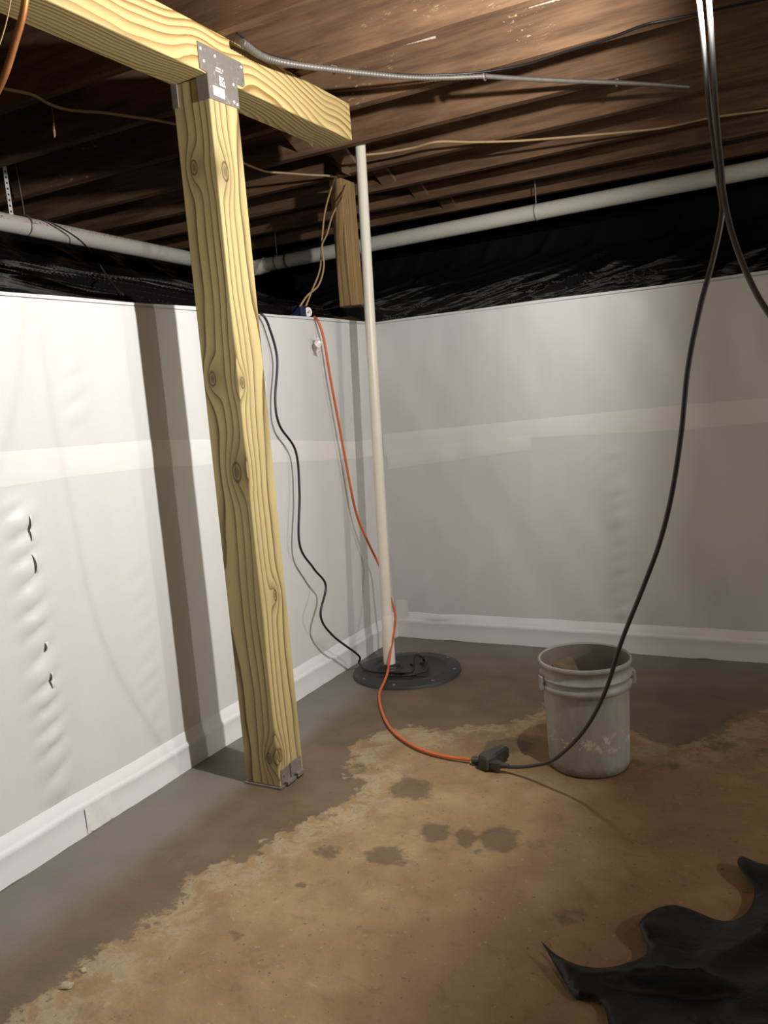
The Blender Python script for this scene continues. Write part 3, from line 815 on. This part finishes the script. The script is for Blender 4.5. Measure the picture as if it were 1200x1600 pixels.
for p in ((520, 109), (757, 119), (963, 129)):
    c = onz(p, ZK - .006)
    link('conduit_clamp', *merge(tube([c + Vector((math.cos(q) * .0, math.sin(q) * .0125, math.cos(q) * .0125)) + Vector((0, 0, 0)) for q in np.linspace(0, 2 * math.pi, 16)], 0.004, 6, smoothp=False),
         box((c.x - .006, c.y + .008, c.z), (c.x + .006, c.y + .024, c.z + .016))), M['galv'], conduit)
cable('black_cable', [onz(p, ZK + .004) for p in ((370, 52), (410, 82), (470, 98), (560, 111), (640, 117), (700, 116.5), (757, 112), (820, 101), (880, 82), (950, 60), (1010, 38), (1080, 24), (1200, -2))], 0.0042, M['black_cord'], 'thin black cable running with the ribbed conduit under the joists')
cable('house_wiring_cable', [onz(p, ZK) for p in ((560, 243), (600, 239), (645, 231), (684, 221.5), (740, 222), (810, 220), (900, 213), (980, 206), (1040, 199), (1110, 184), (1200, 172))], 0.0055, M['beige'], 'flat beige house cable stapled across the joists right of the white pipe')
cable('house_wiring_cable', [onz(p, ZK) for p in ((365, 245), (385, 257), (415, 268), (440, 270), (480, 273), (510, 274.5), (526, 277))], 0.0055, M['beige'], 'beige house cable running from the timber post to the wooden prop')
cable('house_wiring_cable', [onz(p, ZK) for p in ((-40, 125), (4, 138), (50, 148), (78, 163), (110, 172), (160, 176), (210, 183), (240, 187), (285, 196))], 0.0055, M['beige'], 'beige house cable in the dark joists beside the printed pipe')
hw = [onz((80, 164), ZK), onz((83, 178), ZK - .04), onz((84, 192), ZK - .09)]
tw = tag(empty('hanging_wire_scrap', hw[0]), 'short twisted wire scrap dangling from the beige cable in the dark', 'wire')
link('thin_wire', *tube(hw, 0.0012, 6), M['beige'], tw)
link('wire_end', *tube([hw[2], onz((84.5, 204), ZK - .125), onz((85.5, 215), ZK - .16)], [0.003, 0.0045, 0.004, 0.003, .0045, .004, .003, .004, .0045, .004, .004, .004, .003, .004, .003, .002, .001], 8), M['beige'], tw)

# outlet box on the sheeting and its feed cables
jb = onx((481, 488), -2.085)
ob = tag(empty('outlet_box', jb - Vector((0, 0, .03))), 'small dark blue outlet box at the top of the white lining', 'outlet box')
link('box_body', *box((jb.x - .05, jb.y - .055, jb.z - .035), (jb.x, jb.y - .012, jb.z + .03), 0.003), M['blue_box'], ob)
link('outlet_face', *merge(disc((jb.x - .03, jb.y + .012, jb.z + .002), (1, -.3, 0), .021, .034, 20)), M['label'], ob, smooth=True)
link('outlet_slot', *merge(disc((jb.x + .0035, jb.y + .0065, jb.z + .006), (1, -.3, 0), .004, .002, 8), disc((jb.x + .0035, jb.y - .003, jb.z - .001), (1, -.3, 0), .004, .002, 8)), M['beige'], ob)
link('wire_tail', *tube([(jb.x - .01, jb.y, jb.z - .01), (jb.x + .005, jb.y - .018, jb.z - .022), (jb.x + .008, jb.y - .028, jb.z - .04)], 0.004, 8), M['label'], ob, smooth=True)
def lerp_feed(px, x0, x1):
    n = len(px); return [onx(p, x0 + (x1 - x0) * i / (n - 1)) for i, p in enumerate(px)]
cable('feed_cable', lerp_feed([(530, 262), (519, 290), (508, 330), (503, 375), (500, 420), (487, 455), (478, 478)], -2.22, -2.075), 0.0045, M['beige'], 'beige cable hanging straight to the outlet box from the joists')
cable('feed_cable', lerp_feed([(541, 288), (534, 308), (520, 335), (511, 365), (503, 385), (506, 415), (498, 445), (480, 462), (469, 478)], -2.185, -2.05), 0.0045, M['beige'], 'beige cable with a kink hanging from the prop to the outlet box')

# black pump cord down the wall and over the lid
bc = [onx((398, 487), -2.06), onx((410, 492), -2.03), onx((420, 510), -2.022), onx((433, 560), -2.018), onx((430, 625), -2.015), onx((437, 665), -2.01), onx((462, 705), -2.005), onx((468, 770), -2.0), onx((468, 850), -1.99),
      onx((490, 888), -1.975), onx((509, 915), -1.965), onx((501, 962), -1.955), onx((520, 993), -1.95), onx((560, 1024), -1.945), onz((561, 1036), .04), onz((575, 1048), .028), onz((605, 1051), .027), onz((636, 1051), .027), onz((646, 1046), .03),
      onz((647, 1028), .06), onz((652, 1023), .07), onz((660, 1027), .055), onz((663, 1033), .03)]
cable('pump_cord', bc, 0.0052, M['black_cord'], 'black pump cord snaking down the white wall onto the sump lid', 'cord', n=10)
cable('pump_cord', [onz((600, 1056), .025), onz((635, 1056), .025), onz((655, 1052), .026), onz((665, 1049), .03), onz((668, 1040), .03)], 0.0045, M['black_cord'], 'short loop of black cord lying flat on the sump lid', 'cord')
# black cord crossing the printed pipe
cable('black_cable', [onx((60, 338), x_lp + .03), onx((84, 350), x_lp + .07), onx((112, 366), x_lp + .09), onx((134, 384), x_lp + .11)] + [on_bank(p, .04) for p in ((150, 405), (165, 428), (180, 448), (192, 460))], 0.0042, M['black_cord'], 'thin black cord draped over the printed white pipe')

# orange extension cord
oc = [onx((491, 495), -2.06), onx((497, 502), -2.035), onx((506, 530), -2.025), onx((516, 590), -2.02), onx((529, 660), -2.015), onx((541, 725), -2.01), onx((556, 800), -2.0), onx((574, 845), -1.985), onx((591, 880), -1.965),
      ony((602, 908), 3.47), ony((610, 934), 3.44), ony((617, 958), 3.39), ony((617.5, 975), 3.345), ony((615, 992), 3.305), ony((610, 1018), 3.275), onz((606, 1048), .045), onz((601, 1064), .027), onz((593, 1083), .012), onz((595, 1105), .007), onz((606, 1132), .007), onz((625, 1152), .007), onz((655, 1170), .007), onz((695, 1182), .007), onz((735, 1187), .010)]
ex = tag(empty('extension_cord', onz((655, 1170), 0)), 'orange extension cord hanging from the outlet box and curling across the floor', 'cord')
link('orange_lead', *tube(oc, 0.0058, 10, n=10), M['orange'], ex, smooth=True)
tg = onx((497, 537), -2.02)
V, F = [], []
for i in range(6):
    for j in range(4):
        V.append(tg + Vector((0.012 * math.sin(i * 1.7 + j), -0.014 + 0.011 * j, -0.035 + 0.013 * i + .004 * math.sin(j * 2.1))))
F = [[i * 4 + j, i * 4 + j + 1, (i + 1) * 4 + j + 1, (i + 1) * 4 + j] for i in range(5) for j in range(3)]
tagp = link('warning_tag', V, F, M['label'], ex); tagp.modifiers.new('thickness', 'SOLIDIFY').thickness = 0.0008
pl0 = onz((738, 1187.5), .012); pl1 = onz((752, 1189), .014)
V, F = tube([pl0 + (pl1 - pl0) * t for t in np.linspace(0, 1.1, 23)], 0.011, 14, smoothp=False, prof=lambda i, n: (0.0165 if (i // 2) % 2 else 0.0125) * (0.8 + .2 * i / n))
link('strain_relief', V, F, M['grey_rubber'], ex, smooth=True)
hd = (pl1 - pl0).normalized(); pc0 = onz((760, 1190), .02)
side = Vector((0, 0, 1)).cross(hd).normalized()
# three way connector head: a body that flares sideways and away
outl = [(-.020, -.022), (.016, -.034), (.028, -.018), (.034, .010), (.050, .080), (.026, .088), (-.006, .034), (-.020, .018)]
V = []
for z, s in ((-.017, .92), (-.011, 1), (.020, 1), (.030, .88)):
    V += [pc0 + hd * (u * s) + side * (v * s) + Vector((0, 0, z)) for u, v in outl]
n = len(outl)
F = [list(range(n))[::-1], [3 * n + i for i in range(n)]] + [[k2 * n + i, k2 * n + (i + 1) % n, (k2 + 1) * n + (i + 1) % n, (k2 + 1) * n + i] for k2 in range(3) for i in range(n)]
link('connector_body', V, F, M['grey_rubber'], ex)
pg = pc0 + hd * .028 - side * .014
V, F = merge(box((-.004, -.013, -.014), (.030, .013, .012), .003))
V = [pg + hd * v.x + side * v.y + Vector((0, 0, v.z)) for v in V]
link('connector_socket', V, F, M['grey_rubber'], ex)

# dusty black lamp cord from the flood light to the connector, and a second one that leaves to the right
pgx = pg + hd * .03
lc = [ony((1086, -40), 1.985), ony((1094, 20), 1.99), ony((1101, 90), 1.995), ony((1111, 190), 2.0), ony((1124, 290), 2.005), ony((1128, 335), 2.005), ony((1114, 405), 2.005), ony((1094, 480), 2.01), ony((1075, 575), 2.015), ony((1064, 680), 2.025), ony((1049, 775), 2.05),
      ony((1030, 850), 2.09), ony((1004, 920), 2.14), ony((972, 1000), 2.20), ony((945, 1082), 2.26), ony((912, 1142), 2.32), ony((868, 1185), 2.385), ony((835, 1196), 2.43), ony((800, 1198.5), 2.465), pgx]
lamp_cord = tag(empty('lamp_cord', onz((835, 1196), 0)), 'dusty black cord hanging past the bucket and plugged into the orange cord', 'cord')
link('cord_lead', *tube(lc, 0.006, 10, n=10), M['lamp_cord'], lamp_cord, smooth=True)
link('cord_plug', *tube([pgx - hd * .004, pgx + hd * .004, pgx + hd * .020, pgx + hd * .03], [0.010, .011, .009, .006], 12, smoothp=False), M['grey_rubber'], lamp_cord, smooth=True)
cable('lamp_cord', [ony((1104, -40), 1.99), ony((1109, 20), 1.99), ony((1114, 100), 1.985), ony((1121, 200), 1.975), ony((1127, 262), 1.96), ony((1131, 306), 1.945), ony((1144, 365), 1.92), ony((1168, 430), 1.88), ony((1200, 488), 1.83), ony((1260, 560), 1.75), ony((1400, 700), 1.6)],
      0.006, M['lamp_cord'], 'dusty black cord hanging from the flood light and swinging towards the open side', 'cord', n=10)

# the flood light itself: just above the picture
fl = tag(empty('flood_light', LAMP), 'work flood light hung under the joists at the top of the black cords', 'lamp')
up = Vector((0, 0, 1)); sd = up.cross(LAMP_DIR).normalized(); up = LAMP_DIR.cross(sd).normalized()
def loc_box(a, b, bev=0.0):
    V, F = box(a, b, bev); return [LAMP + LAMP_DIR * v[0] + sd * v[1] + up * v[2] for v in map(Vector, V)], F
def ring_local(prof, seg=28):
    V, F = lathe(prof, (0, 0, 0), seg); return [LAMP + LAMP_DIR * v.z + sd * v.x + up * v.y for v in V], F
link('lens', *ring_local([(0.0005, 0.004), (0.026, 0.004), (0.027, 0.0), (0.0005, -0.002)]), M['lens'], fl, smooth=True)
link('lamp_body', *ring_local([(0.027, 0.002), (0.031, 0.002), (0.032, -0.01), (0.030, -0.04), (0.022, -0.07), (0.0005, -0.075)]), M['housing'], fl, smooth=True)
link('hanger_hook', *tube([LAMP - LAMP_DIR * .03 + up * .028, LAMP - LAMP_DIR * .03 + Vector((0, 0, .12)), Vector((LAMP.x + .03, LAMP.y, ZJ - .05)), Vector((LAMP.x + .03, J0 - JS + .012, ZJ + .03))], 0.004, 8), M['galv'], fl)
bb = tag(empty('bare_bulb', BULB), 'small lamp hanging under the joists far off at the open side', 'lamp')
link('bulb_glass', *lathe([(0.0005, -0.062), (0.018, -0.057), (0.029, -0.035), (0.022, -0.012), (0.014, 0.0)], BULB, 20), M['lens'], bb, smooth=True).visible_shadow = True
link('bulb_socket', *lathe([(0.016, -0.002), (0.018, 0.03), (0.010, 0.045), (0.0005, 0.046)], BULB, 16), M['housing'], bb, smooth=True)
link('bulb_cord', *tube([BULB + Vector((0, 0, .04)), BULB + Vector((0, 0, .2)), Vector((BULB.x, BULB.y, ZC - .003))], 0.004, 8), M['black_cord'], bb)

# ------------------------------------------------------------------ bucket
bc_ = Vector((-0.722, 2.63, 0.0))
bk = tag(empty('bucket', bc_), 'dirty grey white plastic bucket standing on the damp floor', 'bucket')
o_prof = [(0.0005, 0.003), (0.118, 0.003), (0.127, 0.0), (0.131, 0.006), (0.1325, 0.03), (0.1395, 0.272), (0.1395, 0.2721), (0.148, 0.274), (0.149, 0.292), (0.1435, 0.296), (0.1435, 0.310), (0.1490, 0.312), (0.1495, 0.318), (0.1435, 0.321), (0.1455, 0.352), (0.149, 0.353), (0.1515, 0.358), (0.1515, 0.366), (0.149, 0.370), (0.1465, 0.370), (0.1435, 0.366)]
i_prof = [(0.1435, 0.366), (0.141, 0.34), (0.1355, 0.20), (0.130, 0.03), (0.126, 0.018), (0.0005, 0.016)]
link('pail', *lathe(o_prof, bc_, 72), M['bucket'], bk, smooth=True, origin=bc_)
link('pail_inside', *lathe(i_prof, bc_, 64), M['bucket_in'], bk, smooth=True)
ru = Vector((rt[0], rt[1], 0)).normalized(); fu = Vector((fw[0], fw[1], 0)).normalized()
for s in (-1, 1):
    c = bc_ + ru * (s * 0.146) - fu * 0.02 + Vector((0, 0, 0.296))
    V, F = box((-.011, -.018, -.022), (.011, .018, .026), .004)
    V = [c + ru * (v.x) + fu * v.y + Vector((0, 0, v.z)) for v in V]
    ear = link('handle_ear', V, F, M['bucket'], bk)
    hole = link('handle_pivot', *disc(c - fu * .0175 + ru * (s * -.001) + Vector((0, 0, .004)), -fu, .005, .0015, 10), M['galv'])
    hole.parent = ear
bail = [bc_ + ru * (0.150 * math.cos(t)) + fu * (-.02 + 0.19 * math.sin(t)) + Vector((0, 0, 0.298 - 0.13 * math.sin(t))) for t in np.linspace(0.02, math.pi - .02, 22)]
link('bail_handle', *tube(bail, 0.0022, 6, smoothp=False), M['galv'], bk)
sc0 = bc_ + Vector((0, 0, 0))
# board scrap standing inside the pail
C0 = ony((892, 1027), 2.66)
e1, e2 = (ony((860, 1041), 2.605) - C0).normalized(), (ony((905, 1053), 2.63) - C0).normalized()
nn = e1.cross(e2).normalized(); q4 = [C0, C0 + e1 * .075, C0 + e1 * .075 + e2 * .10, C0 + e2 * .12]
V = q4 + [p + nn * .012 for p in q4]
F = [[0, 1, 2, 3], [7, 6, 5, 4], [0, 4, 5, 1], [1, 5, 6, 2], [2, 6, 7, 3], [3, 7, 4, 0]]
scrap = tag(link('scrap_board', V, F, M['scrap']), 'muddy square scrap board standing inside the bucket', 'board')

# ------------------------------------------------------------------ black rubber sheet on the floor
edge = [((845, 1470), .045), ((870, 1492), .04), ((905, 1508), .035), ((945, 1512), .03), ((985, 1503), .03), ((1008, 1492), .03), ((1011, 1478), .03), ((1001, 1455), .045), ((1000, 1440), .05), ((1020, 1422), .05), ((1050, 1414), .045), ((1080, 1421), .03), ((1120, 1437), .02),
        ((1148, 1437), .02), ((1168, 1424), .02), ((1178, 1402), .02), ((1176, 1380), .03), ((1160, 1362), .04), ((1152, 1346), .045), ((1160, 1338), .045), ((1180, 1346), .03), ((1200, 1350), .03), ((1260, 1350), .02), ((1400, 1380), .01), ((1500, 1500), .01), ((1400, 1750), .01), ((1150, 1760), .01), ((980, 1690), .01), ((955, 1620), .01), ((945, 1575), .01), ((925, 1556), .02), ((901, 1561), .006), ((880, 1530), .018), ((860, 1496), .03)]
pts2, zz = [], []
ep = [onz(p, z * 0.45 + .002) for p, z in edge]
ep_s = smooth_path(ep + [ep[0]], 4)[:-1]
poly2 = [(p.x, p.y) for p in ep_s]
def in_poly(x, y, pl):
    r = False
    for i in range(len(pl)):
        (x0, y0), (x1, y1) = pl[i], pl[i - 1]
        if (y0 > y) != (y1 > y) and x < (x1 - x0) * (y - y0) / (y1 - y0) + x0: r = not r
    return r
def edge_d(x, y):
    best, bz = 9, 0
    for p in ep_s:
        d_ = math.hypot(p.x - x, p.y - y)
        if d_ < best: best, bz = d_, p.z
    return best, bz
ip = []
xs = [p[0] for p in poly2]; ys = [p[1] for p in poly2]
xx = min(xs)
while xx < max(xs):
    y_ = min(ys)
    while y_ < max(ys):
        jx, jy = xx + random.uniform(-.003, .003), y_ + random.uniform(-.003, .003)
        if in_poly(jx, jy, poly2) and edge_d(jx, jy)[0] > 0.009: ip.append((jx, jy))
        y_ += 0.017
    xx += 0.017
allp = [Vector(p) for p in poly2 + ip]
n0 = len(poly2)
rv, re, rf, *_ = delaunay_2d_cdt(allp, [(i, (i + 1) % n0) for i in range(n0)], [list(range(n0))], 1, 1e-6)
fa, fb = onz((955, 1537), .02), onz((1090, 1552), .02)      # a deep fold
V = []
for p in rv:
    d_, bz = edge_d(p.x, p.y)
    k = math.exp(-d_ / 0.05)
    body = 0.022 + 0.016 * nz(p.x * 6, p.y * 6, 3) + 0.014 * max(0, 1 - 2.5 * abs(nz(p.x * 3.5 + p.y * 2, p.y * 5, 9))) ** 2
    ab = fb - fa; t = ((p.x - fa.x) * ab.x + (p.y - fa.y) * ab.y) / (ab.x ** 2 + ab.y ** 2)
    q = ((p.x - fa.x) * ab.y - (p.y - fa.y) * ab.x) / math.hypot(ab.x, ab.y)
    wq = max(0, 1 - (abs(t - .6) / .9) ** 2)
    body += wq * (0.04 * math.exp(-((q + .03) / .022) ** 2) - 0.016 * math.exp(-((q) / .016) ** 2))
    V.append((p.x, p.y, max(0.004, bz * k + body * (1 - k))))
sheet = link('rubber_sheet', V, [list(f) for f in rf], M['sheet'], smooth=True)
sheet.modifiers.new('thickness', 'SOLIDIFY').thickness = 0.002
tag(sheet, 'crumpled black rubber sheet with curled edges lying on the tan floor', 'rubber sheet')

# small rubble at the edge of the damp concrete
M['chip'] = plain('pale_concrete_chip', (0.40, 0.33, 0.23), 0.85, 0.2, var=0.3, scale=60)
for (px, r, lab) in (((130, 1517), .009, 'small pale concrete chip lying at the edge of the damp strip'), ((103, 1541), .014, 'broad flat pale concrete flake lying at the edge of the damp strip')):
    c = onz(px, 0)
    bm = bmesh.new(); bmesh.ops.create_icosphere(bm, subdivisions=2, radius=r)
    V = [c + Vector((v.co.x * 1.3, v.co.y * .8, max(-.002, v.co.z * .4 + r * .15))) + Vector((1, 1, .6)) * 0.5 * r * nz(v.co.x * 130, v.co.y * 130, v.co.z * 130 + r * 900) for v in bm.verts]
    F = [[v.index for v in f.verts] for f in bm.faces]; bm.free()
    tag(link('concrete_chip', V, F, M['chip']), lab, 'stone', 'loose concrete chips')
